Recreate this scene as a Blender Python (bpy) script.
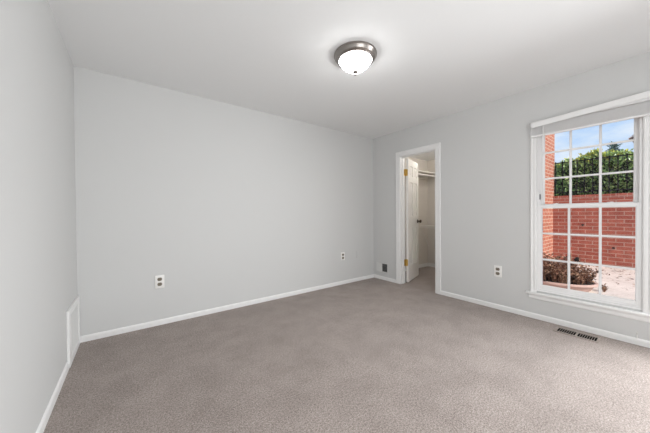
import bpy, bmesh, math, random
from mathutils import Vector, Matrix
random.seed(7)
for o in list(bpy.data.objects):
    bpy.data.objects.remove(o)
SC = bpy.context.scene
COL = SC.collection
PI = math.pi

# ------------------------------------------------------------------ room numbers (metres)
CAM_H = 1.127
XL, YB, XR, H = -0.394, 3.138, 3.418, 2.44       # left wall, back wall, right (window) wall, ceiling
YR = -1.30                                        # wall behind the camera
XO = 3.640                                        # outside face of the window wall
WIN = (0.137, 0.845, 0.300, 2.030)                # y0, y1, z0, z1 of the window opening
FILL_HOLE = (-1.05, -0.20, 0.300, 2.030)               # unseen hole added behind the camera for a fill light
DOOR = (1.969, 2.578, 0.0, 2.030)
CX, CY, CH = 5.035, 3.092, 2.232                  # closet back wall, closet side wall, closet ceiling
GZ = 0.045                                        # ground outside
GX = 7.60                                         # face of the garden wall
WY = 1.583                                        # face of the brick wing wall

# ------------------------------------------------------------------ camera
def make_camera():
    yaw, pitch, roll = math.radians(36.79), math.radians(-0.586), math.radians(-0.419)
    fw = Vector((math.sin(yaw)*math.cos(pitch), math.cos(yaw)*math.cos(pitch), math.sin(pitch)))
    r = Vector((math.cos(yaw), -math.sin(yaw), 0))
    u = r.cross(fw)
    c, s = math.cos(roll), math.sin(roll)
    r2, u2 = c*r + s*u, -s*r + c*u
    cd = bpy.data.cameras.new('camera')
    cd.sensor_width = 36.0
    cd.lens = 258.3*36.0/650.0
    cd.clip_start = 0.02
    co = bpy.data.objects.new('camera', cd)
    COL.objects.link(co)
    m = Matrix.Identity(4)
    for i in range(3):
        m[i][0], m[i][1], m[i][2] = r2[i], u2[i], -fw[i]
    m[2][3] = CAM_H
    co.matrix_world = m
    SC.camera = co
make_camera()

# ------------------------------------------------------------------ sky, sun, added fill lights, exposure
def make_world():
    w = bpy.data.worlds.new('sky')
    SC.world = w
    w.use_nodes = True
    nt = w.node_tree
    nt.nodes.clear()
    out = nt.nodes.new('ShaderNodeOutputWorld')
    bg = nt.nodes.new('ShaderNodeBackground')
    tc = nt.nodes.new('ShaderNodeTexCoord')
    mp = nt.nodes.new('ShaderNodeMapping')
    mp.inputs['Scale'].default_value = (1.4, 2.2, 6.5)
    mp.inputs['Location'].default_value = (0.3, 0.1, 0.7)
    nz = nt.nodes.new('ShaderNodeTexNoise')
    nz.inputs['Scale'].default_value = 1.9
    nz.inputs['Detail'].default_value = 7
    nz.inputs['Roughness'].default_value = 0.6
    cr = nt.nodes.new('ShaderNodeValToRGB')
    cr.color_ramp.elements[0].position = 0.40
    cr.color_ramp.elements[1].position = 0.67
    sep = nt.nodes.new('ShaderNodeSeparateXYZ')
    gr = nt.nodes.new('ShaderNodeValToRGB')
    e = gr.color_ramp.elements
    e[0].position = 0.0; e[0].color = (0.66, 0.81, 1.0, 1)
    e[1].position = 0.75; e[1].color = (0.20, 0.42, 0.86, 1)
    m1 = e.new(0.28); m1.color = (0.36, 0.60, 0.96, 1)
    mx = nt.nodes.new('ShaderNodeMix')
    mx.data_type = 'RGBA'
    L = nt.links.new
    L(tc.outputs['Generated'], mp.inputs['Vector'])
    L(mp.outputs['Vector'], nz.inputs['Vector'])
    L(nz.outputs['Fac'], cr.inputs['Fac'])
    L(tc.outputs['Generated'], sep.inputs['Vector'])
    L(sep.outputs['Z'], gr.inputs['Fac'])
    L(cr.outputs['Color'], mx.inputs[0])
    L(gr.outputs['Color'], mx.inputs[6])
    mx.inputs[7].default_value = (0.86, 0.92, 1.0, 1)
    L(mx.outputs[2], bg.inputs['Color'])
    bg.inputs['Strength'].default_value = 1.0
    L(bg.outputs['Background'], out.inputs['Surface'])
make_world()

def light(name, kind, loc, direction, energy, color, **kw):
    ld = bpy.data.lights.new(name, kind)
    ld.energy = energy
    ld.color = color
    for k, v in kw.items():
        setattr(ld, k, v)
    o = bpy.data.objects.new(name, ld)
    COL.objects.link(o)
    o.location = loc
    o.rotation_euler = Vector(direction).to_track_quat('-Z', 'Y').to_euler()
    return o
light('sun', 'SUN', (3, -6, 9), (0.14, 0.79, -0.66), 5.3, (1.0, 0.95, 0.88), angle=0.009)
# unseen fill lights added behind the camera, set in the added wall openings
light('fill_light_right', 'AREA', (XR + 0.02, -0.625, 1.165), (-0.84, 0.30, -0.42), 66, (0.965, 0.988, 1.0),
      shape='RECTANGLE', size=0.80, size_y=1.66, spread=math.radians(140))
light('fill_light_rear', 'AREA', (0.75, YR - 0.06, 1.10), (0.45, 1.0, 0.30), 47, (0.98, 0.992, 1.0),
      shape='RECTANGLE', size=1.7, size_y=1.95)
SC.view_settings.view_transform = 'Standard'
SC.view_settings.look = 'None'
SC.view_settings.exposure = 0.03
SC.view_settings.gamma = 1.0
SC.view_settings.use_curve_mapping = False
SC.cycles.use_denoising = True
SC.cycles.max_bounces = 14
SC.cycles.diffuse_bounces = 8
SC.cycles.transparent_max_bounces = 16
SC.cycles.sample_clamp_indirect = 6.0

# ------------------------------------------------------------------ materials
def nodes_of(name):
    m = bpy.data.materials.new(name)
    m.use_nodes = True
    nt = m.node_tree
    return m, nt, nt.nodes['Principled BSDF']

def noise_node(nt, scale, detail=3, rough=0.5, coord='Object', stretch=None):
    tc = nt.nodes.new('ShaderNodeTexCoord')
    n = nt.nodes.new('ShaderNodeTexNoise')
    n.inputs['Scale'].default_value = scale
    n.inputs['Detail'].default_value = detail
    n.inputs['Roughness'].default_value = rough
    src = tc.outputs[coord]
    if stretch:
        mp = nt.nodes.new('ShaderNodeMapping')
        mp.inputs['Scale'].default_value = stretch
        nt.links.new(src, mp.inputs['Vector'])
        src = mp.outputs['Vector']
    nt.links.new(src, n.inputs['Vector'])
    return n

def ramp(nt, src, stops):
    r = nt.nodes.new('ShaderNodeValToRGB')
    els = r.color_ramp.elements
    els[0].position, els[0].color = stops[0][0], (*stops[0][1], 1)
    els[1].position, els[1].color = stops[-1][0], (*stops[-1][1], 1)
    for p, c in stops[1:-1]:
        e = els.new(p)
        e.color = (*c, 1)
    nt.links.new(src, r.inputs['Fac'])
    return r

def bump(nt, bsdf, src, strength, dist):
    b = nt.nodes.new('ShaderNodeBump')
    b.inputs['Strength'].default_value = strength
    b.inputs['Distance'].default_value = dist
    nt.links.new(src, b.inputs['Height'])
    nt.links.new(b.outputs['Normal'], bsdf.inputs['Normal'])
    return b

def paint(name, col, rough=0.5, scale=140, var=0.03, bstr=0.06, metal=0.0, spec=0.5):
    m, nt, b = nodes_of(name)
    n = noise_node(nt, scale, 4)
    lo = tuple(c*(1-var) for c in col)
    hi = tuple(min(1, c*(1+var)) for c in col)
    r = ramp(nt, n.outputs['Fac'], [(0.3, lo), (0.7, hi)])
    nt.links.new(r.outputs['Color'], b.inputs['Base Color'])
    b.inputs['Roughness'].default_value = rough
    b.inputs['Metallic'].default_value = metal
    b.inputs['Specular IOR Level'].default_value = spec
    if bstr:
        bump(nt, b, n.outputs['Fac'], bstr, 0.002)
    return m

def carpet_mat():
    m, nt, b = nodes_of('carpet')
    L = nt.links.new
    fine = noise_node(nt, 150, 3, 0.75)
    mid = noise_node(nt, 85, 5, 0.8)
    big = noise_node(nt, 4.0, 4, 0.65)
    r1 = ramp(nt, fine.outputs['Fac'], [(0.34, (0.222, 0.182, 0.163)), (0.52, (0.375, 0.322, 0.296)), (0.70, (0.51, 0.455, 0.428))])
    r2 = ramp(nt, mid.outputs['Fac'], [(0.36, (0.58, 0.56, 0.545)), (0.57, (1.05, 1.05, 1.05))])
    r3 = ramp(nt, big.outputs['Fac'], [(0.36, (0.88, 0.875, 0.87)), (0.62, (1.05, 1.05, 1.05))])
    m1 = nt.nodes.new('ShaderNodeMix'); m1.data_type = 'RGBA'; m1.blend_type = 'MULTIPLY'; m1.inputs[0].default_value = 1
    m2 = nt.nodes.new('ShaderNodeMix'); m2.data_type = 'RGBA'; m2.blend_type = 'MULTIPLY'; m2.inputs[0].default_value = 1
    L(r1.outputs['Color'], m1.inputs[6]); L(r2.outputs['Color'], m1.inputs[7])
    L(m1.outputs[2], m2.inputs[6]); L(r3.outputs['Color'], m2.inputs[7])
    L(m2.outputs[2], b.inputs['Base Color'])
    b.inputs['Roughness'].default_value = 1.0
    b.inputs['Specular IOR Level'].default_value = 0.1
    b.inputs['Sheen Weight'].default_value = 0.15
    ad = nt.nodes.new('ShaderNodeMath'); ad.operation = 'ADD'
    L(fine.outputs['Fac'], ad.inputs[0]); L(mid.outputs['Fac'], ad.inputs[1])
    bump(nt, b, ad.outputs[0], 0.45, 0.008)
    return m

def brick_mat(name, horiz, c1, c2, mortar):
    m, nt, b = nodes_of(name)
    L = nt.links.new
    g = nt.nodes.new('ShaderNodeNewGeometry')
    sp = nt.nodes.new('ShaderNodeSeparateXYZ')
    cb = nt.nodes.new('ShaderNodeCombineXYZ')
    L(g.outputs['Position'], sp.inputs[0])
    L(sp.outputs[horiz], cb.inputs['X']); L(sp.outputs['Z'], cb.inputs['Y'])
    bk = nt.nodes.new('ShaderNodeTexBrick')
    bk.inputs['Scale'].default_value = 1.0
    bk.inputs['Brick Width'].default_value = 0.213
    bk.inputs['Row Height'].default_value = 0.0755
    bk.inputs['Mortar Size'].default_value = 0.0075
    bk.inputs['Mortar Smooth'].default_value = 0.2
    bk.inputs['Color1'].default_value = (*c1, 1)
    bk.inputs['Color2'].default_value = (*c2, 1)
    bk.inputs['Mortar'].default_value = (*mortar, 1)
    L(cb.outputs[0], bk.inputs['Vector'])
    n = noise_node(nt, 9, 5, 0.65)
    r = ramp(nt, n.outputs['Fac'], [(0.3, (0.80, 0.78, 0.78)), (0.7, (1.12, 1.12, 1.12))])
    mx = nt.nodes.new('ShaderNodeMix'); mx.data_type = 'RGBA'; mx.blend_type = 'MULTIPLY'; mx.inputs[0].default_value = 1
    L(bk.outputs['Color'], mx.inputs[6]); L(r.outputs['Color'], mx.inputs[7])
    L(mx.outputs[2], b.inputs['Base Color'])
    b.inputs['Roughness'].default_value = 0.9
    inv = nt.nodes.new('ShaderNodeMath'); inv.operation = 'SUBTRACT'; inv.inputs[0].default_value = 1
    L(bk.outputs['Fac'], inv.inputs[1])
    bump(nt, b, inv.outputs[0], 0.7, 0.008)
    return m

def concrete_mat():
    m, nt, b = nodes_of('patio_concrete')
    L = nt.links.new
    n = noise_node(nt, 2.2, 6, 0.65)
    r = ramp(nt, n.outputs['Fac'], [(0.32, (0.52, 0.455, 0.41)), (0.68, (0.66, 0.595, 0.545))])
    s = noise_node(nt, 13, 5, 0.75)
    r2 = ramp(nt, s.outputs['Fac'], [(0.30, (0.50, 0.42, 0.37)), (0.44, (1, 1, 1))])
    mx = nt.nodes.new('ShaderNodeMix'); mx.data_type = 'RGBA'; mx.blend_type = 'MULTIPLY'; mx.inputs[0].default_value = 1
    L(r.outputs['Color'], mx.inputs[6]); L(r2.outputs['Color'], mx.inputs[7])
    L(mx.outputs[2], b.inputs['Base Color'])
    b.inputs['Roughness'].default_value = 0.9
    bump(nt, b, s.outputs['Fac'], 0.3, 0.004)
    return m

def leafy_mat(name, stops, rough=0.5, trans=0.0):
    m, nt, b = nodes_of(name)
    g = nt.nodes.new('ShaderNodeNewGeometry')
    r = ramp(nt, g.outputs['Random Per Island'], stops)
    nt.links.new(r.outputs['Color'], b.inputs['Base Color'])
    b.inputs['Roughness'].default_value = rough
    return m

def glass_mat():
    m = bpy.data.materials.new('window_glass')
    m.use_nodes = True
    nt = m.node_tree
    nt.nodes.clear()
    out = nt.nodes.new('ShaderNodeOutputMaterial')
    t = nt.nodes.new('ShaderNodeBsdfTransparent')
    t.inputs['Color'].default_value = (0.985, 0.99, 0.99, 1)
    g = nt.nodes.new('ShaderNodeBsdfGlossy')
    g.inputs['Roughness'].default_value = 0.02
    lw = nt.nodes.new('ShaderNodeFresnel')
    lw.inputs['IOR'].default_value = 1.25
    mx = nt.nodes.new('ShaderNodeMixShader')
    nt.links.new(lw.outputs[0], mx.inputs[0])
    nt.links.new(t.outputs[0], mx.inputs[1])
    nt.links.new(g.outputs[0], mx.inputs[2])
    nt.links.new(mx.outputs[0], out.inputs['Surface'])
    return m

def lamp_glass_mat():
    m, nt, b = nodes_of('alabaster_glass')
    n = noise_node(nt, 16, 4, 0.6)
    r = ramp(nt, n.outputs['Fac'], [(0.34, (0.80, 0.80, 0.79)), (0.56, (1.0, 0.995, 0.985))])
    nt.links.new(r.outputs['Color'], b.inputs['Base Color'])
    nt.links.new(r.outputs['Color'], b.inputs['Emission Color'])
    b.inputs['Emission Strength'].default_value = LAMP_STRENGTH
    b.inputs['Roughness'].default_value = 0.25
    return m
LAMP_STRENGTH = 30.0

def opal_mat():
    m = bpy.data.materials.new('opal_white_plastic')
    m.use_nodes = True
    nt = m.node_tree
    nt.nodes.clear()
    out = nt.nodes.new('ShaderNodeOutputMaterial')
    d = nt.nodes.new('ShaderNodeBsdfDiffuse'); d.inputs['Color'].default_value = (0.9, 0.9, 0.9, 1)
    t = nt.nodes.new('ShaderNodeBsdfTranslucent'); t.inputs['Color'].default_value = (0.95, 0.95, 0.95, 1)
    mx = nt.nodes.new('ShaderNodeMixShader'); mx.inputs[0].default_value = 0.6
    nt.links.new(d.outputs[0], mx.inputs[1]); nt.links.new(t.outputs[0], mx.inputs[2]); nt.links.new(mx.outputs[0], out.inputs['Surface'])
    return m

M = {}
M['opal'] = opal_mat()
M['wall'] = paint('wall_paint_grey', (0.612, 0.616, 0.612), 0.6, 180, 0.008, 0.02, spec=0.3)
M['ceiling'] = paint('ceiling_paint_white', (0.82, 0.828, 0.83), 0.8, 180, 0.01, 0.05, spec=0.2)
M['closet'] = paint('closet_paint_cream', (0.68, 0.645, 0.60), 0.7, 150, 0.012, 0.05, spec=0.2)
M['trim'] = paint('trim_paint_white', (0.80, 0.80, 0.795), 0.35, 60, 0.01, 0.02)
M['vinyl'] = paint('window_vinyl_white', (0.82, 0.82, 0.82), 0.35, 60, 0.008, 0.0)
M['door'] = paint('door_paint_white', (0.78, 0.76, 0.735), 0.4, 50, 0.012, 0.02)
M['blind'] = paint('blind_slat_white', (0.82, 0.82, 0.82), 0.45, 40, 0.015, 0.0)
M['plate'] = paint('outlet_plastic_white', (0.84, 0.83, 0.81), 0.3, 30, 0.008, 0.0)
M['almond'] = paint('receptacle_brown_grey', (0.20, 0.17, 0.13), 0.4, 30, 0.05, 0.0)
M['black'] = paint('slot_black', (0.010, 0.010, 0.010), 1.0, 30, 0.05, 0.0, spec=0.0)
M['slotgrey'] = paint('duct_dark_grey', (0.035, 0.035, 0.035), 1.0, 30, 0.1, 0.0, spec=0.0)
M['ventpaint'] = paint('vent_paint_pale_grey', (0.68, 0.68, 0.67), 0.5, 60, 0.01, 0.0)
M['ventgrey'] = paint('vent_louver_grey', (0.20, 0.20, 0.20), 0.6, 60, 0.05, 0.0)
M['clip'] = paint('clip_grey', (0.10, 0.10, 0.11), 0.5, 30, 0.05, 0.0)
M['brass'] = paint('hinge_brass', (0.56, 0.36, 0.09), 0.38, 60, 0.10, 0.0, metal=0.7)
M['bronze'] = paint('knob_bronze', (0.085, 0.060, 0.045), 0.3, 60, 0.10, 0.0, metal=0.8)
M['nickel'] = paint('brushed_nickel', (0.33, 0.305, 0.285), 0.30, 90, 0.06, 0.0, metal=1.0)
M['register'] = paint('register_taupe_metal', (0.30, 0.255, 0.225), 0.5, 60, 0.05, 0.0)
M['wire'] = paint('wire_coating_white', (0.74, 0.72, 0.69), 0.4, 60, 0.01, 0.0)
M['carpet'] = carpet_mat()
M['glass'] = glass_mat()
M['lampglass'] = lamp_glass_mat()
M['brick_garden'] = brick_mat('garden_brick', 'Y', (0.34, 0.085, 0.055), (0.44, 0.135, 0.090), (0.48, 0.31, 0.25))
M['brick_wing'] = brick_mat('wing_brick', 'X', (0.36, 0.105, 0.058), (0.46, 0.165, 0.098), (0.58, 0.43, 0.34))
M['concrete'] = concrete_mat()
M['iron'] = paint('fence_iron_black', (0.014, 0.014, 0.015), 0.8, 60, 0.1, 0.0, spec=0.1)
M['leaf'] = leafy_mat('hedge_leaf', [(0.0, (0.06, 0.13, 0.03)), (0.5, (0.19, 0.33, 0.085)), (1.0, (0.46, 0.58, 0.22))], 0.30)
M['yellowleaf'] = leafy_mat('hedge_yellow_leaf', [(0.0, (0.30, 0.42, 0.06)), (1.0, (0.78, 0.70, 0.12))], 0.45)
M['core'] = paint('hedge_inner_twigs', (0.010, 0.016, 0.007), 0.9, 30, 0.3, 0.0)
M['needle'] = leafy_mat('conifer_needle', [(0.0, (0.05, 0.10, 0.085)), (1.0, (0.16, 0.25, 0.21))], 0.6)
M['bark'] = paint('bark_brown', (0.11, 0.07, 0.045), 0.9, 30, 0.25, 0.1)
M['twig'] = leafy_mat('dry_twig', [(0.0, (0.055, 0.022, 0.014)), (0.6, (0.17, 0.075, 0.042)), (1.0, (0.36, 0.20, 0.12))], 0.8)
M['dryleaf'] = leafy_mat('dry_leaf', [(0.0, (0.045, 0.020, 0.013)), (0.55, (0.19, 0.085, 0.050)), (1.0, (0.45, 0.28, 0.18))], 0.8)
M['soil'] = paint('soil_dark', (0.030, 0.020, 0.015), 0.95, 60, 0.3, 0.3)
M['terracotta'] = paint('planter_faded_pink', (0.50, 0.345, 0.305), 0.75, 22, 0.10, 0.08)
M['lantern'] = paint('lantern_white_metal', (0.78, 0.78, 0.78), 0.4, 60, 0.02, 0.0)
M['lanterngrey'] = paint('lantern_grey_metal', (0.20, 0.21, 0.22), 0.5, 60, 0.05, 0.0)
M['roof'] = paint('shingle_grey_brown', (0.16, 0.13, 0.12), 0.9, 20, 0.2, 0.1)
M['rust'] = paint('bolt_dark_rust', (0.045, 0.022, 0.018), 0.8, 60, 0.2, 0.0)

# ------------------------------------------------------------------ mesh helpers (geometry is given in world coordinates)
def box(bm, x0, x1, y0, y1, z0, z1, bev=0.0, seg=2, mat=None):
    vs = [bm.verts.new((x, y, z)) for x in (x0, x1) for y in (y0, y1) for z in (z0, z1)]
    idx = [(0, 1, 3, 2), (4, 6, 7, 5), (0, 4, 5, 1), (2, 3, 7, 6), (0, 2, 6, 4), (1, 5, 7, 3)]
    fs = [bm.faces.new([vs[i] for i in q]) for q in idx]
    if mat is not None:
        for v in vs:
            v.co = mat @ v.co
    if bev > 0:
        es = list({e for f in fs for e in f.edges})
        bmesh.ops.bevel(bm, geom=es, offset=bev, segments=seg, profile=0.5, affect='EDGES')

def tube(bm, pts, rad, n=8, caps=True):
    pts = [Vector(p) for p in pts]
    rs = rad if isinstance(rad, (list, tuple)) else [rad]*len(pts)
    rings = []
    for i, p in enumerate(pts):
        d = (pts[min(i+1, len(pts)-1)] - pts[max(i-1, 0)]).normalized()
        a = d.cross(Vector((0, 0, 1)))
        if a.length < 1e-3:
            a = d.cross(Vector((1, 0, 0)))
        a.normalize()
        b = d.cross(a)
        rings.append([bm.verts.new(p + rs[i]*(math.cos(2*PI*k/n)*a + math.sin(2*PI*k/n)*b)) for k in range(n)])
    for r0, r1 in zip(rings, rings[1:]):
        for k in range(n):
            bm.faces.new((r0[k], r0[(k+1) % n], r1[(k+1) % n], r1[k]))
    if caps:
        bm.faces.new(rings[0][::-1])
        bm.faces.new(rings[-1])

def lathe(bm, prof, centre, axis=(0, 0, 1), n=48, sx=1.0, sy=1.0):
    """prof: list of (radius, height along axis)"""
    c = Vector(centre)
    q = Vector((0, 0, 1)).rotation_difference(Vector(axis))
    rings = []
    for r, h in prof:
        if r < 1e-6:
            rings.append([bm.verts.new(c + q @ Vector((0, 0, h)))])
        else:
            rings.append([bm.verts.new(c + q @ Vector((r*sx*math.cos(2*PI*k/n), r*sy*math.sin(2*PI*k/n), h))) for k in range(n)])
    for a, b in zip(rings, rings[1:]):
        for k in range(n):
            k2 = (k+1) % n
            if len(a) == 1 and len(b) > 1:
                bm.faces.new((a[0], b[k], b[k2]))
            elif len(b) == 1 and len(a) > 1:
                bm.faces.new((a[k], b[0], a[k2]))
            elif len(a) > 1:
                bm.faces.new((a[k], b[k], b[k2], a[k2]))

def prism(bm, prof, p0, p1, out, up=(0, 0, 1)):
    """extrude a profile of (out, up) pairs from p0 to p1"""
    p0, p1, out, up = Vector(p0), Vector(p1), Vector(out), Vector(up)
    a = [bm.verts.new(p0 + out*o + up*u) for o, u in prof]
    b = [bm.verts.new(p1 + out*o + up*u) for o, u in prof]
    n = len(prof)
    for k in range(n):
        bm.faces.new((a[k], a[(k+1) % n], b[(k+1) % n], b[k]))
    bm.faces.new(a[::-1])
    bm.faces.new(b)

def obj(name, bm, mat, parent=None, smooth=False, wn=False):
    bmesh.ops.recalc_face_normals(bm, faces=bm.faces[:])
    off = parent_world(parent) if parent else Vector((0, 0, 0))
    me = bpy.data.meshes.new(name)
    for v in bm.verts:
        v.co -= off
    bm.to_mesh(me)
    bm.free()
    me.materials.append(mat)
    if smooth:
        me.polygons.foreach_set('use_smooth', [True]*len(me.polygons))
        try:
            me.set_sharp_from_angle(angle=math.radians(40))
        except Exception:
            pass
    o = bpy.data.objects.new(name, me)
    COL.objects.link(o)
    if parent:
        o.parent = parent
    return o

def parent_world(o):
    v = Vector((0, 0, 0))
    while o:
        v += o.location
        o = o.parent
    return v

def tag(o, label, cat, group=None, kind=None):
    o['label'] = label
    o['category'] = cat
    if group:
        o['group'] = group
    if kind:
        o['kind'] = kind
    return o

def thing(name, loc, label, cat, group=None, kind=None):
    o = bpy.data.objects.new(name, None)
    COL.objects.link(o)
    o.location = loc
    o.empty_display_size = 0.05
    return tag(o, label, cat, group, kind)

def BM():
    return bmesh.new()

def copy_tree(o, delta, parent=None):
    c = o.copy()
    COL.objects.link(c)
    if parent:
        c.parent = parent
    else:
        c.location = o.location + Vector(delta)
    for ch in list(o.children):
        copy_tree(ch, delta, c)
    return c

def holed_wall(bm, x_in, x_out, u0, u1, v0, v1, holes):
    """a wall of constant x with rectangular holes (u = y, v = z)"""
    us = sorted({u0, u1, *[h[0] for h in holes], *[h[1] for h in holes]})
    vs = sorted({v0, v1, *[h[2] for h in holes], *[h[3] for h in holes]})
    def solid(i, j):
        if not (0 <= i < len(us)-1 and 0 <= j < len(vs)-1):
            return False
        cu, cv = (us[i]+us[i+1])/2, (vs[j]+vs[j+1])/2
        return not any(h[0] < cu < h[1] and h[2] < cv < h[3] for h in holes)
    cache = {}
    def V(x, u, v):
        k = (x, u, v)
        if k not in cache:
            cache[k] = bm.verts.new((x, u, v))
        return cache[k]
    for i in range(len(us)-1):
        for j in range(len(vs)-1):
            if not solid(i, j):
                continue
            a, b, c, d = us[i], us[i+1], vs[j], vs[j+1]
            for x in (x_in, x_out):
                bm.faces.new((V(x, a, c), V(x, b, c), V(x, b, d), V(x, a, d)))
            if not solid(i-1, j): bm.faces.new((V(x_in, a, c), V(x_out, a, c), V(x_out, a, d), V(x_in, a, d)))
            if not solid(i+1, j): bm.faces.new((V(x_in, b, c), V(x_out, b, c), V(x_out, b, d), V(x_in, b, d)))
            if not solid(i, j-1): bm.faces.new((V(x_in, a, c), V(x_out, a, c), V(x_out, b, c), V(x_in, b, c)))
            if not solid(i, j+1): bm.faces.new((V(x_in, a, d), V(x_out, a, d), V(x_out, b, d), V(x_in, b, d)))

def struct(name, bm, mat, label, cat, parent=None, smooth=False):
    o = obj(name, bm, mat, parent, smooth)
    return tag(o, label, cat, kind='structure')

# ================================================================== ROOM SHELL
bm = BM(); box(bm, XL-0.24, 5.15, YR-2.62, YB+0.12, -0.10, 0.0)
struct('floor', bm, M['carpet'], 'grey-brown cut pile carpet covering the bedroom and closet floor', 'floor')
bm = BM(); box(bm, XL-0.24, XO, YR-2.62, YB+0.12, H, H+0.14)
struct('ceiling', bm, M['ceiling'], 'plain white painted bedroom ceiling', 'ceiling')
bm = BM(); box(bm, XL-0.12, XL, YR, YB, 0.0, H)
struct('wall_left', bm, M['wall'], 'grey painted wall at the left with the white grille', 'wall')
bm = BM(); box(bm, XL-0.12, 5.15, YB, YB+0.12, 0.0, H)
struct('wall_back', bm, M['wall'], 'wide grey painted wall facing the camera with two outlets', 'wall')
# right wall: thin partition at the closet, thick outside wall at the window and the added hole
bm = BM()
holed_wall(bm, XR, XR+0.115, WY+0.02, YB, 0.0, H, [DOOR])
holed_wall(bm, XR, XO, YR, WY+0.02, 0.0, H, [WIN, FILL_HOLE])
struct('wall_right', bm, M['wall'], 'grey painted wall at the right with window and closet doorway', 'wall')
bm = BM()
box(bm, XL-0.12, -0.15, YR-0.12, YR, 0.0, H)
box(bm, 1.65, XO, YR-0.12, YR, 0.0, H)
box(bm, -0.15, 1.65, YR-0.12, YR, 2.10, H)  # lintel over the opening added for the rear fill light
struct('wall_rear', bm, M['wall'], 'grey painted wall behind the camera with a wide opening added for fill light', 'wall')
bm = BM()
box(bm, XL-0.12, XO, YR-2.62, YR-2.50, 0.0, H)
box(bm, XL-0.24, XL-0.12, YR-2.62, YR-0.12, 0.0, H)
box(bm, XO-0.12, XO, YR-2.50, YR-0.12, 0.0, H)
struct('sun_block_walls', bm, M['wall'], 'unseen grey walls added beyond the rear opening to keep the sun out', 'wall')  # closed box added out of view to shut out the sun

# closet
bm = BM(); box(bm, XR+0.115, CX+0.05, CY, YB, 0.0, CH)
struct('wall_closet_side', bm, M['closet'], 'cream closet wall at the left inside the doorway', 'wall')
bm = BM(); box(bm, CX, CX+0.12, WY+0.12, CY, 0.0, CH)
struct('wall_closet_back', bm, M['closet'], 'cream closet wall facing the doorway', 'wall')
bm = BM(); box(bm, XR+0.115, CX, WY+0.12, WY+0.16, 0.0, CH)
struct('wall_closet_right', bm, M['closet'], 'cream closet wall to the right, hidden by the door casing', 'wall')
bm = BM(); box(bm, XR+0.115, CX+0.12, WY+0.12, YB, CH, CH+0.05)
struct('ceiling_closet', bm, M['ceiling'], 'low white ceiling inside the closet', 'ceiling')

# baseboards
BBP = [(0, 0), (0.012, 0), (0.012, 0.036), (0.010, 0.046), (0.005, 0.053), (0, 0.055)]
def baseboard(name, p0, p1, out, label):
    bm = BM(); prism(bm, BBP, p0, p1, out)
    struct(name, bm, M['trim'], label, 'baseboard')
baseboard('baseboard_back', (XL, YB, 0), (XR, YB, 0), (0, -1, 0), 'low white baseboard along the back wall')
baseboard('baseboard_left', (XL, YR, 0), (XL, 2.640, 0), (1, 0, 0), 'low white baseboard along the left wall')
baseboard('baseboard_right', (XR, YR, 0), (XR, 1.899, 0), (-1, 0, 0), 'low white baseboard under the window')
baseboard('baseboard_corner', (XR, 2.648, 0), (XR, YB-0.012, 0), (-1, 0, 0), 'short white baseboard between corner and door casing')
BBC = [(0, 0), (0.012, 0), (0.012, 0.058), (0.006, 0.070), (0, 0.072)]
bm = BM(); prism(bm, BBC, (XR+0.13, CY, 0), (CX, CY, 0), (0, -1, 0))
struct('baseboard_closet_side', bm, M['trim'], 'white baseboard on the closet side wall', 'baseboard')
bm = BM(); prism(bm, BBC, (CX, WY+0.16, 0), (CX, CY-0.012, 0), (-1, 0, 0))
struct('baseboard_closet_back', bm, M['trim'], 'white baseboard on the closet back wall', 'baseboard')

# ================================================================== DOORWAY: casing, jamb, door leaf
def casing_prof(w):
    return [(0, 0), (0.008, 0), (0.011, 0.006), (0.011, 0.020), (0.009, 0.028), (0.012, 0.036), (0.016, w-0.010), (0.012, w), (0, w)]
tr = thing('trim_1', (XR, (DOOR[0]+DOOR[1])/2, 0), 'white moulded casing around the closet doorway', 'door frame', kind='structure')
W = 0.070
bm = BM(); prism(bm, casing_prof(W), (XR, DOOR[1], 0), (XR, DOOR[1], DOOR[3]+W), (-1, 0, 0), (0, 1, 0)); obj('side_casing', bm, M['trim'], tr)
bm = BM(); prism(bm, casing_prof(W), (XR, DOOR[0], 0), (XR, DOOR[0], DOOR[3]+W), (-1, 0, 0), (0, -1, 0)); obj('side_casing', bm, M['trim'], tr)
bm = BM(); prism(bm, casing_prof(W), (XR-0.0008, DOOR[0]-W+0.002, DOOR[3]), (XR-0.0008, DOOR[1]+W-0.002, DOOR[3]), (-1, 0, 0)); obj('head_casing', bm, M['trim'], tr)
bm = BM()
box(bm, XR-0.004, XR+0.119, DOOR[1]-0.012, DOOR[1]+0.0, 0, DOOR[3])
box(bm, XR-0.004, XR+0.119, DOOR[0], DOOR[0]+0.012, 0, DOOR[3])
box(bm, XR-0.004, XR+0.119, DOOR[0], DOOR[1], DOOR[3]-0.012, DOOR[3]+0.0)
obj('jamb', bm, M['trim'], tr)
bm = BM()
for y0, y1, z0, z1 in ((DOOR[1]-0.022, DOOR[1]-0.012, 0, DOOR[3]-0.012), (DOOR[0]+0.012, DOOR[0]+0.022, 0, DOOR[3]-0.012), (DOOR[0]+0.012, DOOR[1]-0.012, DOOR[3]-0.022, DOOR[3]-0.012)):
    box(bm, XR+0.045, XR+0.078, y0, y1, z0, z1, 0.002, 1)
obj('door_stop', bm, M['trim'], tr)

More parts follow.
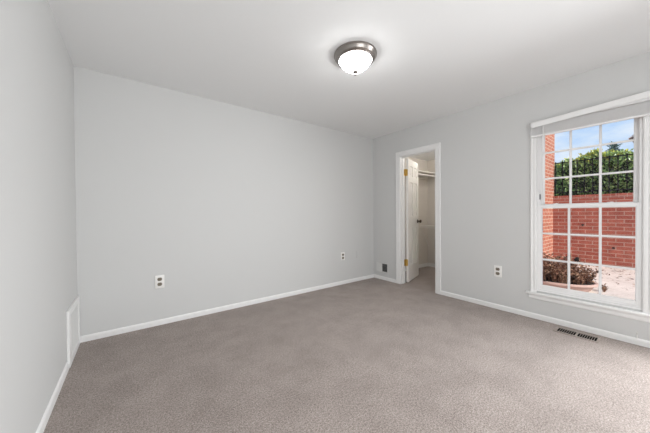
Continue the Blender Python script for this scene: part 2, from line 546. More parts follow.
HX, HY, ANG = 3.552, 2.560, math.radians(107.8)
dvec = Vector((math.sin(ANG), -math.cos(ANG), 0))            # along the leaf
nvec = Vector((-dvec.y, dvec.x, 0))                          # away from the camera side
OX, OY = HX - 0.035*nvec.x, HY - 0.035*nvec.y               # hinge corner of the visible face
DM = Matrix(((dvec.x, nvec.x, 0, OX), (dvec.y, nvec.y, 0, OY), (0, 0, 1, 0), (0, 0, 0, 1)))
dr = thing('door_1', (HX, HY, 0), 'white six-panel closet door standing open into the closet', 'door', kind='structure')
DW, DT, DZ0, DZ1 = 0.580, 0.035, 0.014, 2.012
bm = BM()
st = [(0.0, 0.10), (0.245, 0.335), (0.48, DW)]
rl = [(DZ0, 0.275), (0.885, 1.085), (1.635, 1.735), (1.900, DZ1)]
for a, b in st:
    box(bm, a, b, 0, DT, DZ0, DZ1, 0.003, 1, DM)
for (a, _), (b, _) in (((0.10, 0), (0.245, 0)), ((0.335, 0), (0.48, 0))):
    for z0, z1 in rl:
        box(bm, a-0.004, b+0.004, 0.0005, DT-0.0005, z0, z1, 0.003, 1, DM)
    for (_, z0), (z1, _) in zip(rl, rl[1:]):
        box(bm, a-0.003, b+0.003, 0.013, DT-0.013, z0-0.003, z1+0.003, 0, 1, DM)
        box(bm, a+0.024, b-0.024, 0.005, DT-0.005, z0+0.024, z1-0.024, 0.007, 1, DM)
obj('leaf', bm, M['door'], dr)
for zc in (1.783, 0.330):
    hd = BM()
    tube(hd, [(HX-0.012, HY-0.006, zc-0.052), (HX-0.012, HY-0.006, zc+0.052)], 0.0095, 12)
    lathe(hd, [(0, 0.057), (0.005, 0.055), (0.005, 0.050)], (HX-0.012, HY-0.006, zc), n=12)
    lathe(hd, [(0.005, -0.050), (0.005, -0.055), (0, -0.057)], (HX-0.012, HY-0.006, zc), n=12)
    box(hd, XR+0.082, HX-0.008, DOOR[1]-0.0155, DOOR[1]-0.0125, zc-0.052, zc+0.052)
    box(hd, -0.0030, 0.0, 0.006, DT-0.001, zc-0.052, zc+0.052, 0, 1, DM)
    h = obj('hinge', hd, M['brass'], dr, True); h['label'] = 'brass butt hinge'
kp = DM @ Vector((DW-0.062, 0, 0.985))
for side in (-1, 1):
    kb = BM()
    base = kp if side < 0 else kp + nvec*DT
    lathe(kb, [(0, 0), (0.031, 0), (0.032, 0.004), (0.026, 0.010), (0.012, 0.013), (0.011, 0.030), (0.018, 0.036), (0.027, 0.045), (0.029, 0.054), (0.025, 0.063), (0.012, 0.069), (0, 0.070)], base, nvec*side, 24)
    k = obj('knob', kb, M['bronze'], dr, True); k['label'] = 'dark bronze round knob'

# ================================================================== WINDOW
Y0, Y1, Z0, Z1 = WIN
wn = thing('window_1', (XR, (Y0+Y1)/2, Z0), 'white double-hung window with grid panes looking onto the brick patio', 'window', kind='structure')
CW = 0.051
bm = BM(); prism(bm, casing_prof(CW), (XR, Y1, Z0-0.02), (XR, Y1, Z1+CW), (-1, 0, 0), (0, 1, 0)); obj('side_casing', bm, M['trim'], wn)
bm = BM(); prism(bm, casing_prof(CW), (XR, Y0, Z0-0.02), (XR, Y0, Z1+CW), (-1, 0, 0), (0, -1, 0)); obj('side_casing', bm, M['trim'], wn)
bm = BM(); prism(bm, casing_prof(CW), (XR-0.0008, Y0-CW+0.002, Z1), (XR-0.0008, Y1+CW-0.002, Z1), (-1, 0, 0)); obj('head_casing', bm, M['trim'], wn)
bm = BM(); box(bm, XR-0.040, XR-0.0005, Y0-CW-0.034, Y1+CW+0.034, 0.262, 0.284, 0.006, 3); box(bm, XR-0.008, XR+0.0095, Y0+0.001, Y1-0.001, 0.3005, Z0+0.006); obj('stool', bm, M['trim'], wn, True)
bm = BM(); prism(bm, [(0, 0), (0.010, 0.004), (0.014, 0.012), (0.014, 0.040), (0.019, 0.046), (0.019, 0.055), (0, 0.055)], (XR, Y0-CW-0.012, 0.207), (XR, Y1+CW+0.012, 0.207), (-1, 0, 0)); obj('apron', bm, M['trim'], wn)
# vinyl frame lining the opening
FX0, FX1 = XR+0.010, XR+0.125
bm = BM()
box(bm, FX0, FX1, Y1-0.012, Y1, Z0, Z1); box(bm, FX0, FX1, Y0, Y0+0.012, Z0, Z1)
box(bm, FX0, FX1, Y0+0.012, Y1-0.012, Z1-0.020, Z1); box(bm, FX0, FX1, Y0+0.012, Y1-0.012, Z0, Z0+0.0215)
for ya, yb in ((Y1-0.020, Y1-0.012), (Y0+0.012, Y0+0.020)):          # parting ribs
    box(bm, XR+0.046, XR+0.051, ya, yb, Z0+0.0215, Z1-0.020)
    box(bm, XR+0.0103, XR+0.0135, ya, yb, Z0+0.0215, Z1-0.020)
obj('frame', bm, M['vinyl'], wn)
bm = BM()
box(bm, XR+0.118, XO-0.02, Y1-0.004, Y1-0.0005, Z0, Z1); box(bm, XR+0.118, XO-0.02, Y0+0.0005, Y0+0.004, Z0, Z1); box(bm, XR+0.118, XO-0.02, Y0, Y1, Z1-0.004, Z1-0.0005)
box(bm, XR+0.118, XO+0.03, Y0+0.0005, Y1-0.0005, Z0-0.03, Z0+0.012)
obj('outer_lining', bm, M['vinyl'], wn)
def sash(name, x0, x1, ya, yb, za, zb, gy0, gy1, gz0, gz1, grid_top):
    s = BM()
    box(s, x0, x1, ya, gy0, za, zb, 0.002, 1); box(s, x0, x1, gy1, yb, za, zb, 0.002, 1)
    box(s, x0, x1, gy0, gy1, za, gz0, 0.002, 1); box(s, x0, x1, gy0, gy1, gz1, zb, 0.002, 1)
    xb = (x0+x1)/2
    bd = 0.005                                                        # glazing bead
    box(s, x0+0.006, xb, gy0-0.001, gy0+bd, gz0, gz1); box(s, x0+0.006, xb, gy1-bd, gy1+0.001, gz0, gz1)
    box(s, x0+0.006, xb, gy0, gy1, gz0-0.001, gz0+bd); box(s, x0+0.006, xb, gy0, gy1, gz1-bd, gz1+0.001)
    so = obj(name, s, M['vinyl'], wn)
    g = BM(); box(g, xb-0.002, xb+0.002, gy0-0.004, gy1+0.004, gz0-0.004, gz1+0.004)
    obj('pane', g, M['glass'], so)
    mb = BM()
    for k in (1, 2):
        yc = gy0 + (gy1-gy0)*k/3
        box(mb, xb-0.010, xb+0.008, yc-0.009, yc+0.009, gz0, gz1, 0.003, 1)
        zc = gz0 + (grid_top-gz0)*k/3
        box(mb, xb-0.0095, xb+0.0075, gy0, gy1, zc-0.009, zc+0.009, 0.003, 1)
    obj('muntin_grid', mb, M['vinyl'], so)
    return so
low = sash('lower_sash', XR+0.014, XR+0.045, Y0+0.013, Y1-0.013, Z0+0.022, 1.205, 0.173, 0.810, 0.362, 1.172, 1.178)
upp = sash('upper_sash', XR+0.052, XR+0.083, Y0+0.013, Y1-0.013, 1.168, Z1-0.021, 0.187, 0.796, 1.208, 1.985, 2.014)
for yc in (0.690, 0.315):
    lb = BM()
    box(lb, XR+0.016, XR+0.043, yc-0.026, yc+0.026, 1.204, 1.210, 0.002, 1)
    lathe(lb, [(0.011, 0), (0.011, 0.007), (0, 0.009)], (XR+0.029, yc, 1.210), n=16)
    box(lb, XR+0.018, XR+0.028, yc-0.003, yc+0.028, 1.2105, 1.216, 0.002, 1)
    obj('sash_lock', lb, M['vinyl'], low)
for ya, yb, za in ((Y1-0.026, Y1-0.0125, 1.262), (Y0+0.0125, Y0+0.019, 1.275)):
    cb = BM(); box(cb, XR+0.019, XR+0.036, ya, yb, za, za+0.055, 0.001, 1)
    c = obj('tilt_clip', cb, M['clip'], wn); c['label'] = 'dark grey clip in the side channel'
# exterior brick mould sits flush in the opening; raised blind
bl = thing('window_blind', (XR-0.03, (Y0+Y1)/2, 2.02), 'white slatted blind drawn up tight at the top of the window', 'blind')
by0, by1 = Y0-CW, 0.885
bm = BM()
for k in range(15):
    z = 1.9285 + k*0.0064
    dy = random.uniform(-0.0015, 0.0015)
    box(bm, XR-0.043, XR-0.0175, by0+dy, by1+dy, z, z+0.0036, 0.0008, 1)
obj('slat_stack', bm, M['blind'], bl)
bm = BM(); box(bm, XR-0.045, XR-0.0165, by0, by1, 1.911, 1.927, 0.003, 2); obj('bottom_rail', bm, M['blind'], bl)
bm = BM(); box(bm, XR-0.046, XR-0.0165, by0, by1, 2.030, 2.056, 0.002, 1); obj('headrail', bm, M['blind'], bl)
bm = BM()                                                              # valance, hung a little crooked
ang = math.radians(3.4)
yc, zc = 0.879, 2.026
RM = Matrix.Translation((0, yc, zc)) @ Matrix.Rotation(-ang, 4, 'X') @ Matrix.Translation((0, -yc, -zc))
box(bm, XR-0.076, XR-0.067, by0-0.004, 0.879, zc-0.026, zc+0.027, 0.003, 2, RM)
box(bm, XR-0.076, XR-0.018, 0.871, 0.879, zc-0.025, zc+0.026, 0.002, 1, RM)
obj('valance', bm, M['trim'], bl)
bm = BM(); tube(bm, [(XR-0.055, 0.780, 2.03), (XR-0.055, 0.780, 1.95), (XR-0.050, 0.781, 1.31)], 0.0042, 8); obj('tilt_wand', bm, M['blind'], bl, True)

# ================================================================== CEILING LIGHT
LX, LY = 1.494, 1.564
cl = thing('ceiling_light', (LX, LY, H), 'flush brushed nickel ceiling light with a glowing white glass bowl', 'ceiling light')
bm = BM(); lathe(bm, [(0.160, 0.0), (0.174, -0.001), (0.177, -0.007), (0.176, -0.014), (0.170, -0.018), (0.165, -0.034), (0.157, -0.044), (0.150, -0.047), (0.145, -0.054), (0.136, -0.055), (0.128, -0.046), (0.0, -0.040)], (LX, LY, H), n=64)
obj('pan', bm, M['nickel'], cl, True)
bm = BM(); lathe(bm, [(0.129, -0.044)] + [(0.131*r_, -0.050-0.091*d_) for r_, d_ in ((1, 0), (0.985, 0.08), (0.945, 0.20), (0.88, 0.34), (0.79, 0.48), (0.68, 0.62), (0.55, 0.75), (0.40, 0.86), (0.24, 0.94), (0.10, 0.985), (0, 1.0))], (LX, LY, H), n=64)
obj('glass_bowl', bm, M['lampglass'], cl, True)
bm = BM(); lathe(bm, [(0, -0.134), (0.020, -0.135), (0.023, -0.141), (0.021, -0.147), (0.010, -0.151), (0.007, -0.154), (0.011, -0.159), (0.011, -0.165), (0.005, -0.172), (0, -0.173)], (LX, LY, H), n=24)
obj('finial', bm, M['nickel'], cl, True)

# ================================================================== OUTLETS AND WALL PLATES
def outlet(c, wall, label):
    """c: plate centre on the wall; wall 'back' faces -y, 'right' faces -x"""
    t = thing('power_outlet', c, label, 'outlet', 'wall power outlets')
    if wall == 'back':
        F = Matrix(((1, 0, 0, c[0]), (0, 0, 1, c[1]), (0, 1, 0, c[2]), (0, 0, 0, 1)))      # local (u, v, depth into wall)
    else:
        F = Matrix(((0, 0, 1, c[0]), (1, 0, 0, c[1]), (0, 1, 0, c[2]), (0, 0, 0, 1)))
    b = BM(); box(b, -0.041, 0.041, -0.066, 0.066, -0.007, 0.0, 0.004, 3, F); obj('cover_plate', b, M['plate'], t, True)
    for s in (-1, 1):
        b = BM()
        z0 = s*0.0255
        ring = []
        for k in range(28):
            a = 2*PI*k/28
            ring.append((0.0205*math.cos(a), z0 + max(-0.0165, min(0.0165, 0.0205*math.sin(a)))))
        f0 = [b.verts.new(F @ Vector((u, v, -0.0105))) for u, v in ring]
        f1 = [b.verts.new(F @ Vector((u, v, -0.004))) for u, v in ring]
        b.faces.new(f0); b.faces.new(f1[::-1])
        for k in range(28):
            b.faces.new((f0[k], f0[(k+1) % 28], f1[(k+1) % 28], f1[k]))
        rc = obj('receptacle', b, M['almond'], t); rc['label'] = 'dark brown-grey socket face'
        b = BM()
        box(b, -0.009, -0.0065, z0-0.002, z0+0.008, -0.0112, -0.0090, 0, 1, F)
        box(b, 0.0065, 0.009, z0-0.001, z0+0.007, -0.0112, -0.0090, 0, 1, F)
        box(b, -0.003, 0.003, z0-0.012, z0-0.006, -0.0112, -0.0090, 0, 1, F)
        obj('slot', b, M['black'], rc)
    b = BM(); lathe(b, [(0, 0.0095), (0.004, 0.009), (0.004, 0.005)], c, (0, -1, 0) if wall == 'back' else (-1, 0, 0), 12); obj('screw', b, M['plate'], t, True)
    return t
o1 = outlet((0.221, YB, 0.444), 'back', 'white double outlet low on the back wall at left, alone on the wall')
o2 = copy_tree(o1, (2.694-0.221, 0, 0.003))
o2['label'] = 'white double outlet low on the back wall nearest the corner and grille'
outlet((XR, 1.204, 0.442), 'right', 'white double outlet on the right wall between doorway and window')
bp = BM(); box(bp, 2.990, 3.054, YB-0.007, YB, 0.385, 0.505, 0.004, 3)
t = thing('blank_wall_plate', (3.022, YB, 0.445), 'blank wall plate painted grey like the wall, right of an outlet', 'wall plate')
obj('plate', bp, M['wall'], t, True)
for z in (0.418, 0.472):
    b = BM(); lathe(b, [(0, 0.0095), (0.004, 0.009), (0.004, 0.005)], (3.022, YB, z), (0, -1, 0), 12); obj('screw', b, M['wall'], t, True)

# ================================================================== WALL VENT BY THE CORNER
vt = thing('wall_vent', (XR, 2.949, 0.205), 'small square wall vent near the corner with half its louvers dark', 'vent')
vy0, vy1, vz0, vz1 = 2.822, 3.074, 0.126, 0.286
bm = BM()
box(bm, XR-0.008, XR, vy0, vy1, vz0, vz0+0.014, 0.002, 1); box(bm, XR-0.008, XR, vy0, vy1, vz1-0.014, vz1, 0.002, 1)
box(bm, XR-0.008, XR, vy0, vy0+0.012, vz0, vz1, 0.002, 1); box(bm, XR-0.008, XR, vy1-0.014, vy1, vz0, vz1, 0.002, 1)
box(bm, XR-0.008, XR, 2.944, 2.956, vz0, vz1, 0.002, 1)
obj('vent_frame', bm, M['ventpaint'], vt)
bm = BM(); box(bm, XR-0.0012, XR-0.0002, vy0+0.004, vy1-0.004, vz0+0.004, vz1-0.004); obj('duct_opening', bm, M['slotgrey'], vt)
bm = BM()
for k in range(9):
    y = 2.963 + k*0.0115
    rm = Matrix.Translation((XR-0.0052, y, 0)) @ Matrix.Rotation(math.radians(15), 4, 'Z')
    box(bm, -0.0008, 0.0008, -0.0065, 0.0065, vz0+0.010, vz1-0.010, 0, 1, rm)
lb = obj('louver_bank', bm, M['ventpaint'], vt); lb['label'] = 'pale grey louvers turned shut'
bm = BM()
for k in range(8):
    y = 2.842 + k*0.0132
    box(bm, XR-0.0085, XR-0.0015, y-0.0008, y+0.0008, vz0+0.010, vz1-0.010)
for z in (0.178, 0.234):
    box(bm, XR-0.004, XR-0.002, 2.832, 2.946, z-0.0015, z+0.0015)
lb = obj('louver_bank', bm, M['ventgrey'], vt); lb['label'] = 'dark open louvers'

# ================================================================== RETURN GRILLE LOW ON THE LEFT WALL
rg = thing('return_air_grille', (XL, 2.883, 0.0), 'white framed air grille low on the left wall by the corner', 'grille')
gy0, gy1, gz0, gz1 = 2.645, 3.120, 0.002, 0.425
bm = BM()
for a in ((gy0, gy0+0.075, gz0, gz1), (gy1-0.050, gy1, gz0, gz1), (gy0+0.070, gy1-0.045, gz1-0.050, gz1), (gy0+0.070, gy1-0.045, gz0, gz0+0.060)):
    box(bm, XL, XL+0.017, *a, 0.004, 2)
obj('grille_frame', bm, M['trim'], rg)
bm = BM()
for k in range(22):
    z = gz0+0.066 + k*0.0146
    rm = Matrix.Translation((XL+0.0075, 0, z)) @ Matrix.Rotation(math.radians(62), 4, 'Y')
    box(bm, -0.009, 0.009, gy0+0.072, gy1-0.047, -0.0007, 0.0007, 0, 1, rm)
obj('louvers', bm, M['ventpaint'], rg)
bm = BM(); box(bm, XL+0.0002, XL+0.0012, gy0+0.06, gy1-0.04, gz0+0.05, gz1-0.04); obj('backing', bm, M['trim'], rg)

# ================================================================== FLOOR REGISTER
fr = thing('floor_register', (3.258, 0.508, 0.0), 'taupe slotted floor register in the carpet below the window', 'floor vent')
rx0, rx1, ry0, ry1 = 3.188, 3.328, 0.362, 0.662
bm = BM()
box(bm, rx0, rx0+0.018, ry0, ry1, 0.0, 0.008, 0.003, 2); box(bm, rx1-0.018, rx1, ry0, ry1, 0.0, 0.008, 0.003, 2)
box(bm, rx0+0.015, rx1-0.015, ry0, ry0+0.020, 0.0, 0.008, 0.003, 2); box(bm, rx0+0.015, rx1-0.015, ry1-0.020, ry1, 0.0, 0.008, 0.003, 2)
box(bm, rx0+0.015, rx1-0.015, 0.504, 0.518, 0.0, 0.0075, 0.002, 1)
obj('register_frame', bm, M['register'], fr, True)
bm = BM(); box(bm, rx0+0.012, rx1-0.012, ry0+0.012, ry1-0.012, 0.0002, 0.0015); obj('duct_opening', bm, M['black'], fr)
for y0, y1 in ((ry0+0.020, 0.504), (0.518, ry1-0.020)):
    bm = BM()
    n = 8
    for k in range(1, n):
        y = y0 + (y1-y0)*k/n
        box(bm, rx0+0.016, rx1-0.016, y-0.0012, y+0.0012, 0.0016, 0.0045)
    obj('slat_bank', bm, M['register'], fr)

# white coax stub against the baseboard below the window
cs = BM(); tube(cs, [(XR-0.004, 0.165, 0.050), (XR-0.005, 0.165, 0.080), (XR-0.004, 0.165, 0.108)], 0.0036, 8)
tag(obj('cable', cs, M['plate'], None, True), 'short white cable end rising over the baseboard below the window', 'cable')

# ================================================================== CLOSET FITTINGS
sh = thing('closet_shelf', (4.28, CY, 1.90), 'white shelf with hanging rod high on the closet side wall', 'shelf')
bm = BM(); box(bm, XR+0.14, CX-0.002, 2.790, CY-0.001, 1.905, 1.925, 0.003, 1); obj('shelf_board', bm, M['wire'], sh)
bm = BM(); tube(bm, [(XR+0.14, 2.815, 1.855), (CX-0.012, 2.815, 1.855)], 0.016, 16); obj('hanging_rod', bm, M['wire'], sh, True)
bm = BM(); lathe(bm, [(0, 0), (0.030, 0), (0.030, 0.006), (0.022, 0.014), (0.017, 0.014)], (CX, 2.815, 1.855), (-1, 0, 0), 20); obj('rod_socket', bm, M['wire'], sh, True)
bm = BM(); box(bm, XR+0.14, CX-0.012, CY-0.018, CY-0.001, 1.85, 1.904, 0.002, 1); obj('cleat', bm, M['wire'], sh)

ws = thing('wire_rack', (CX, 2.45, 0.82), 'low white wire rack on the closet back wall below the shelf', 'rack')
RZ = 0.865
bm = BM()
tube(bm, [(4.735, WY+0.17, RZ), (4.735, CY-0.006, RZ)], 0.006, 8)
tube(bm, [(4.735, WY+0.17, RZ-0.032), (4.735, CY-0.006, RZ-0.032)], 0.006, 8)
tube(bm, [(4.885, WY+0.17, RZ), (4.885, CY-0.006, RZ)], 0.004, 6)
tube(bm, [(CX-0.008, WY+0.17, RZ), (CX-0.008, CY-0.006, RZ)], 0.006, 8)
obj('rail', bm, M['wire'], ws, True)
bm = BM()
for k in range(52):
    y = WY+0.19 + k*(CY-0.02-WY-0.19)/51
    tube(bm, [(CX-0.004, y, RZ+0.003), (4.735, y, RZ+0.003), (4.731, y, RZ-0.034)], 0.0022, 5)
obj('wires', bm, M['wire'], ws)
for y in (CY-0.03, 2.2):
    bm = BM(); tube(bm, [(4.745, y, RZ-0.030), (4.80, y, RZ-0.12), (CX-0.006, y, RZ-0.44)], 0.0055, 8); obj('brace', bm, M['wire'], ws, True)

# bare bulb holder on the closet ceiling, lighting the closet from above
kb = thing('closet_lamp', (4.25, 2.15, CH), 'small white globe lamp on the closet ceiling', 'lamp')
bm = BM(); lathe(bm, [(0, 0), (0.055, 0), (0.055, -0.012), (0.035, -0.03), (0, -0.032)], (4.25, 2.15, CH), n=24); obj('lamp_base', bm, M['plate'], kb, True)
m, nt, b = nodes_of('closet_globe')
b.inputs['Emission Color'].default_value = (1.0, 0.95, 0.88, 1)
b.inputs['Emission Strength'].default_value = 120.0
bm = BM(); lathe(bm, [(0.0, -0.032)] + [(0.05*math.sin(t*PI/10), -0.080+0.05*math.cos(t*PI/10)) for t in range(1, 10)] + [(0, -0.130)], (4.25, 2.15, CH), n=24); obj('globe', bm, m, kb, True)

# ================================================================== OUTSIDE
bm = BM(); box(bm, XO, 30.0, -12, WY+0.04, GZ-0.3, GZ); box(bm, GX+0.10, 30.0, WY+0.04, 14, GZ-0.3, GZ)
struct('ground', bm, M['concrete'], 'pale sunlit patio paving outside the window', 'ground')
bm = BM(); box(bm, XO, GX+0.12, WY, WY+0.10, GZ-0.05, 3.0)
struct('wall_wing', bm, M['brick_wing'], 'sunlit brick house wall seen edge-on at the left of the window', 'wall')
gw = thing('wall_garden', (GX+0.1, 0.0, GZ), 'red brick garden wall across the patio', 'wall', kind='structure')
bm = BM(); box(bm, GX, GX+0.20, -6.0, WY+0.3, GZ-0.05, 1.41); obj('brickwork', bm, M['brick_garden'], gw)
bm = BM()
y = -6.0
while y < WY:
    box(bm, GX-0.004, GX+0.204, y+0.003, min(y+0.102, WY-0.001), 1.415, 1.485, 0.003, 1)
    y += 0.1065
obj('coping', bm, M['brick_garden'], gw)
bm = BM(); box(bm, GX+0.001, GX+0.199, -6.0, WY-0.002, 1.405, 1.476); m_ = paint('mortar_pale', (0.60, 0.44, 0.36), 0.9, 60, 0.05, 0.0); obj('mortar_bed', bm, m_, gw)
for (y, z) in ((0.67, 0.41), (1.105, 0.855)):
    bm = BM(); lathe(bm, [(0, 0.012), (0.016, 0.010), (0.022, 0.003), (0.022, -0.002)], (GX, y, z), (-1, 0, 0), 14); b_ = obj('wall_bolt', bm, M['rust'], gw, True); b_['label'] = 'dark rusty bolt head'
dp = BM(); tube(dp, [(GX+0.02, 1.182, 0.128), (GX-0.10, 1.182, 0.116)], 0.040, 16, True)
tag(obj('drain_pipe', dp, M['iron'], None, True), 'black pipe end at the foot of the brick garden wall', 'pipe')

# iron fence on the garden wall
fn = thing('iron_fence', (GX+0.06, 0.0, 1.485), 'black iron picket fence on top of the brick garden wall', 'fence')
FXc = GX+0.06
bm = BM(); box(bm, FXc-0.016, FXc+0.016, -3.4, WY-0.02, 2.213, 2.232); obj('rail', bm, M['iron'], fn)
bm = BM(); box(bm, FXc-0.016, FXc+0.016, -3.4, WY-0.02, 1.545, 1.570); obj('rail', bm, M['iron'], fn)
y = 1.552
while y > -2.2:
    pk = BM(); box(pk, FXc-0.0085, FXc+0.0085, y-0.0085, y+0.0085, 1.486, 2.25); obj('picket', pk, M['iron'], fn)
    y -= 0.1165

# hedge behind the fence
def leaf_quad(bm, p, d, n, L, Wd):
    d = d.normalized(); s = d.cross(n).normalized(); n2 = s.cross(d)
    a = bm.verts.new(p); b_ = bm.verts.new(p + d*L*0.5 + s*Wd*0.5 + n2*L*0.06); c = bm.verts.new(p + d*L - n2*L*0.08); e = bm.verts.new(p + d*L*0.5 - s*Wd*0.5 + n2*L*0.06)
    bm.faces.new((a, b_, c)); bm.faces.new((a, c, e))
def rv():
    while True:
        v = Vector((random.uniform(-1, 1), random.uniform(-1, 1), random.uniform(-1, 1)))
        if 0.05 < v.length < 1:
            return v.normalized()
def hump(y):
    return 2.345 - 0.075*math.cos((y-1.7)*4.2) + 0.03*math.sin(y*13.7) + 0.02*math.sin(y*27)
hg = thing('hedge', (GX+0.75, 0.2, GZ), 'clipped green hedge with yellow tips behind the iron fence', 'hedge')
HX0, HX1 = GX+0.42, GX+1.25
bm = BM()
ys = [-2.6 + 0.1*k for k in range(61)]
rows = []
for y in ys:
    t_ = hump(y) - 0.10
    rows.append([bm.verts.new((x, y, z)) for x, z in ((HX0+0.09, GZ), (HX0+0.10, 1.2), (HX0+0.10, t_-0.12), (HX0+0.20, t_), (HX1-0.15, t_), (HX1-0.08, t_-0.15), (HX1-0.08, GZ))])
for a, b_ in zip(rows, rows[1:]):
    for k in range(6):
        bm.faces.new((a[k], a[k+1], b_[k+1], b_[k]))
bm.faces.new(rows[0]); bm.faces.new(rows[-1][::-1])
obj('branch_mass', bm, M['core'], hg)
bm = BM()
for i in range(15000):
    y = random.uniform(-1.2, 3.2)
    t_ = hump(y)
    u = random.random()
    if u < 0.72:
        z = random.uniform(1.30, t_-0.02); x = HX0 + 0.10 + random.gauss(0, 0.045) + 0.03*math.sin(y*17)*math.sin(z*15); n = Vector((-1, 0, 0.5))
    else:
        x = random.uniform(HX0+0.06, HX1); z = t_ - 0.05 + random.gauss(0, 0.03); n = Vector((-0.2, 0, 1))
    leaf_quad(bm, Vector((x, y, z)), (n*0.5 + rv()), (n + 0.9*rv()).normalized(), random.uniform(0.045, 0.075), random.uniform(0.026, 0.042))
obj('foliage', bm, M['leaf'], hg)
bm = BM()  # yellower leaves set along the top of the hedge
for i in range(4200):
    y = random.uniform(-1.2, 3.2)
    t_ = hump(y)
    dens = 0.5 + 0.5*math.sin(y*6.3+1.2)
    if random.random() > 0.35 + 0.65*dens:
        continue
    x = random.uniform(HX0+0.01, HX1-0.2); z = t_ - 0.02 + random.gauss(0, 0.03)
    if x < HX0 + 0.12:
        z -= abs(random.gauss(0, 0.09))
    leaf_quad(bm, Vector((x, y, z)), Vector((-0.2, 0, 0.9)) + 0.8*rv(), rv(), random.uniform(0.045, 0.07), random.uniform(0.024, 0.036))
nl = obj('yellow_leaves', bm, M['yellowleaf'], hg); nl['label'] = 'yellow-green leaves along the hedge top'

# conifer beyond
TX, TY = 14.5, 1.28
tr_ = thing('conifer_tree', (TX, TY, GZ), 'blue-green conifer rising beyond the hedge', 'tree')
bm = BM(); tube(bm, [(TX, TY, GZ), (TX, TY, 2.4), (TX+0.02, TY, 3.62)], [0.14, 0.09, 0.015], 10); obj('trunk', bm, M['bark'], tr_, True)
bb, fb = BM(), BM()
for lv in range(15):
    z = 1.75 + lv*0.128
    R = max(0.07, (3.72-z)*0.50*(0.7+0.5*random.random()))
    nb = 9
    for k in range(nb):
        a = 2*PI*(k+random.random()*0.6)/nb + lv*0.5
        rr = R*random.uniform(0.65, 1.15)
        p0 = Vector((TX, TY, z)); p1 = p0 + Vector((math.cos(a)*rr, math.sin(a)*rr, 0.10*rr+random.uniform(-0.02, 0.10)))
        tube(bb, [p0, p1], [0.012, 0.004], 5)
        for q in range(10):
            s_ = random.uniform(0.25, 1.05)
            p = p0.lerp(p1, s_) + 0.04*rv()
            leaf_quad(fb, p, (p1-p0).normalized()*0.6 + 0.8*rv() + Vector((0, 0, 0.3)), rv(), random.uniform(0.09, 0.15), random.uniform(0.03, 0.05))
obj('branches', bb, M['bark'], tr_); obj('needles', fb, M['needle'], tr_)

# brick house far behind the hedge
nh = thing('brick_house', (18.0, -1.2, GZ), 'far brick house with dark roof edge behind the hedge at right', 'house')
bm = BM(); box(bm, 16.5, 22.0, -5.2, 1.22, GZ, 3.44); obj('house_wall', bm, M['brick_garden'], nh)
bm = BM(); prism(bm, [(0, 0), (5.9, 0), (5.9, 0.09), (0, 0.09)], (16.3, -5.4, 3.44), (16.3, 1.34, 3.44), (1, 0, 0)); obj('roof', bm, M['roof'], nh)

# planter with dried shrub
PX, PY = 5.01, 1.055
pl = thing('planter', (PX, PY, GZ), 'low oval faded pink planter on the patio below the window', 'planter')
bm = BM(); lathe(bm, [(0, 0.0), (0.84, 0.0), (0.86, 0.008), (0.93, 0.072), (0.985, 0.076), (1.0, 0.082), (1.0, 0.104), (0.99, 0.109), (0.94, 0.108), (0.925, 0.098), (0.91, 0.07), (0, 0.07)], (PX, PY, GZ), n=56, sx=0.36, sy=0.48)
obj('bowl', bm, M['terracotta'], pl, True)
bm = BM(); lathe(bm, [(0, 0.099), (0.45, 0.096), (0.92, 0.088)], (PX, PY, GZ), n=40, sx=0.36, sy=0.48); obj('soil', bm, M['soil'], pl, True)
sb = thing('dried_shrub', (PX, PY, GZ+0.10), 'dead brown twiggy shrub filling the pink planter', 'shrub')
tw, lf = BM(), BM()
for i in range(340):
    a = random.random()*2*PI; r = math.sqrt(random.random())*0.85
    p = Vector((PX + 0.36*r*math.cos(a), PY + 0.48*r*math.sin(a), GZ+0.100))
    if p.y > 1.32: p.y = 1.32 - random.random()*0.3
    hgt = random.uniform(0.10, 0.24)*(1.15-0.45*r) + 0.13*max(0.0, min(1.0, (p.y-0.66)/0.35))*random.uniform(0.5, 1.1)
    lean = Vector((math.cos(a)*0.5*r, math.sin(a)*0.45*r, 0)) + 0.35*Vector((random.uniform(-1, 1), random.uniform(-1, 1), 0))
    pts = [p]
    for s_ in (0.35, 0.7, 1.0):
        pts.append(p + Vector((0, 0, hgt*s_*(1-0.25*s_*lean.length))) + lean*hgt*s_*s_ + 0.012*rv())
    tube(tw, pts, [0.0045, 0.0035, 0.0025, 0.0012], 5)
    for q in range(9):
        c = pts[random.choice((1, 2, 3))] + 0.030*rv()
        c.z = max(c.z, GZ+0.150)
        leaf_quad(lf, c, rv(), rv(), random.uniform(0.025, 0.055), random.uniform(0.014, 0.030))
obj('twigs', tw, M['twig'], sb); obj('dry_leaves', lf, M['dryleaf'], sb)
# taller stalks standing in the shrub
bm = BM()
for dx, dy, hh, lx, ly in ((0.0, -0.19, 0.47, 0.02, 0.01), (0.03, -0.23, 0.40, -0.02, 0.03), (-0.03, -0.15, 0.36, 0.03, -0.03)):
    tube(bm, [(PX+dx, PY+dy, GZ+0.10), (PX+dx+lx*0.3, PY+dy+ly*0.4, GZ+0.10+hh*0.5), (PX+dx+lx, PY+dy+ly, GZ+0.10+hh)], [0.012, 0.010, 0.005], 6)
obj('stalks', bm, M['twig'], sb)

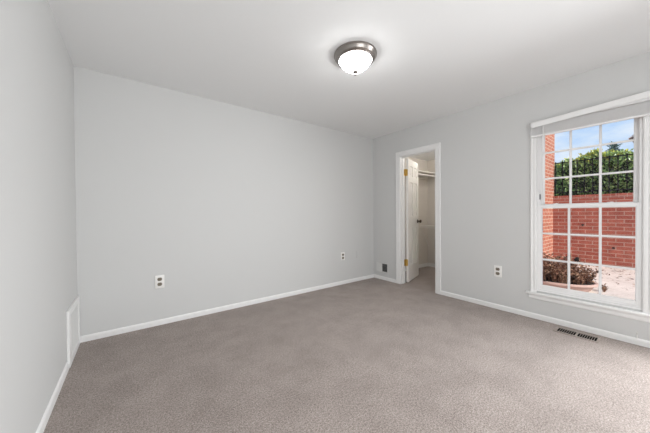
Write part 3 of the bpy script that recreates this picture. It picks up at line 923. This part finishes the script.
# dried weed on the paving to the right of the planter
wd = thing('dried_weed', (5.09, 0.532, GZ), 'small dried brown weed in the paving right of the planter', 'weed')
tw, lf = BM(), BM()
for i in range(9):
    d = Vector((random.uniform(-0.5, 0.5), random.uniform(-0.6, 0.6), 1)).normalized()
    p = Vector((5.09, 0.532, GZ-0.005)); q = p + d*random.uniform(0.06, 0.12)
    tube(tw, [p, q], [0.004, 0.002], 5)
    for k in range(5):
        leaf_quad(lf, p.lerp(q, random.uniform(0.5, 1.0)), rv(), rv(), random.uniform(0.02, 0.04), random.uniform(0.012, 0.022))
obj('stems', tw, M['twig'], wd); obj('dry_leaves', lf, M['dryleaf'], wd)
bm = BM(); tube(bm, [(6.45, 0.935, GZ+0.006), (6.85, 0.97, GZ+0.010), (7.2, 0.985, GZ+0.006)], [0.008, 0.007, 0.005], 6)
tag(obj('stick', bm, M['twig'], None, True), 'thin brown stick lying on the pale paving behind the planter', 'stick')
# fallen leaf litter, uncountable
bm = BM()
for i in range(700):
    x = random.uniform(5.3, 7.5); y = random.uniform(-1.0, 1.5)
    if random.random() > 0.25 + 0.75*(x-5.3)/2.2:
        continue
    if x < 5.5 and y > 0.4 or 6.3 < x < 7.3 and 0.84 < y < 1.08:
        continue
    d = rv(); d.z *= 0.15
    leaf_quad(bm, Vector((x, y, GZ+0.004)), d, Vector((random.uniform(-.3, .3), random.uniform(-.3, .3), 1)), random.uniform(0.025, 0.055), random.uniform(0.015, 0.03))
tag(obj('leaf_litter', bm, M['dryleaf']), 'brown fallen leaf bits scattered over the patio paving', 'leaf litter', kind='stuff')

# wall lantern on the outside of the house, right of the window
KX, KY, KZ = 3.93, 0.115, 1.725
ln = thing('wall_lantern', (XO, KY, KZ), 'white-topped outdoor lantern at the right edge of the upper panes', 'lantern')
bm = BM(); box(bm, XO, XO+0.022, KY-0.05, KY+0.05, KZ+0.02, KZ+0.20, 0.006, 2); tube(bm, [(XO+0.02, KY, KZ+0.11), (XO+0.10, KY, KZ+0.25), (KX-0.08, KY, KZ+0.29), (KX, KY, KZ+0.255)], 0.008, 8); obj('bracket', bm, M['lanterngrey'], ln, True)
def frustum(bm, z0, r0, z1, r1, n=6):
    a = [bm.verts.new((KX+r0*math.cos(2*PI*k/n), KY+r0*math.sin(2*PI*k/n), z0)) for k in range(n)]
    b_ = [bm.verts.new((KX+r1*math.cos(2*PI*k/n), KY+r1*math.sin(2*PI*k/n), z1)) for k in range(n)]
    for k in range(n):
        bm.faces.new((a[k], a[(k+1) % n], b_[(k+1) % n], b_[k]))
    bm.faces.new(a[::-1]); bm.faces.new(b_)
bm = BM(); frustum(bm, KZ+0.120, 0.140, KZ+0.185, 0.075, 12); frustum(bm, KZ+0.185, 0.060, KZ+0.235, 0.030, 12); frustum(bm, KZ+0.235, 0.014, KZ+0.262, 0.010, 12); obj('lamp_cap', bm, M['opal'], ln)
bm = BM(); frustum(bm, KZ+0.106, 0.128, KZ+0.1195, 0.134, 12)
for k in range(6):
    a = 2*PI*k/6
    tube(bm, [(KX+0.127*math.cos(a), KY+0.127*math.sin(a), KZ+0.108), (KX+0.055*math.cos(a), KY+0.055*math.sin(a), KZ-0.08)], 0.006, 6)
frustum(bm, KZ-0.10, 0.050, KZ-0.08, 0.060, 12); obj('cage', bm, M['lanterngrey'], ln)
bm = BM(); frustum(bm, KZ-0.078, 0.050, KZ+0.105, 0.121, 6); obj('shade', bm, M['opal'], ln)
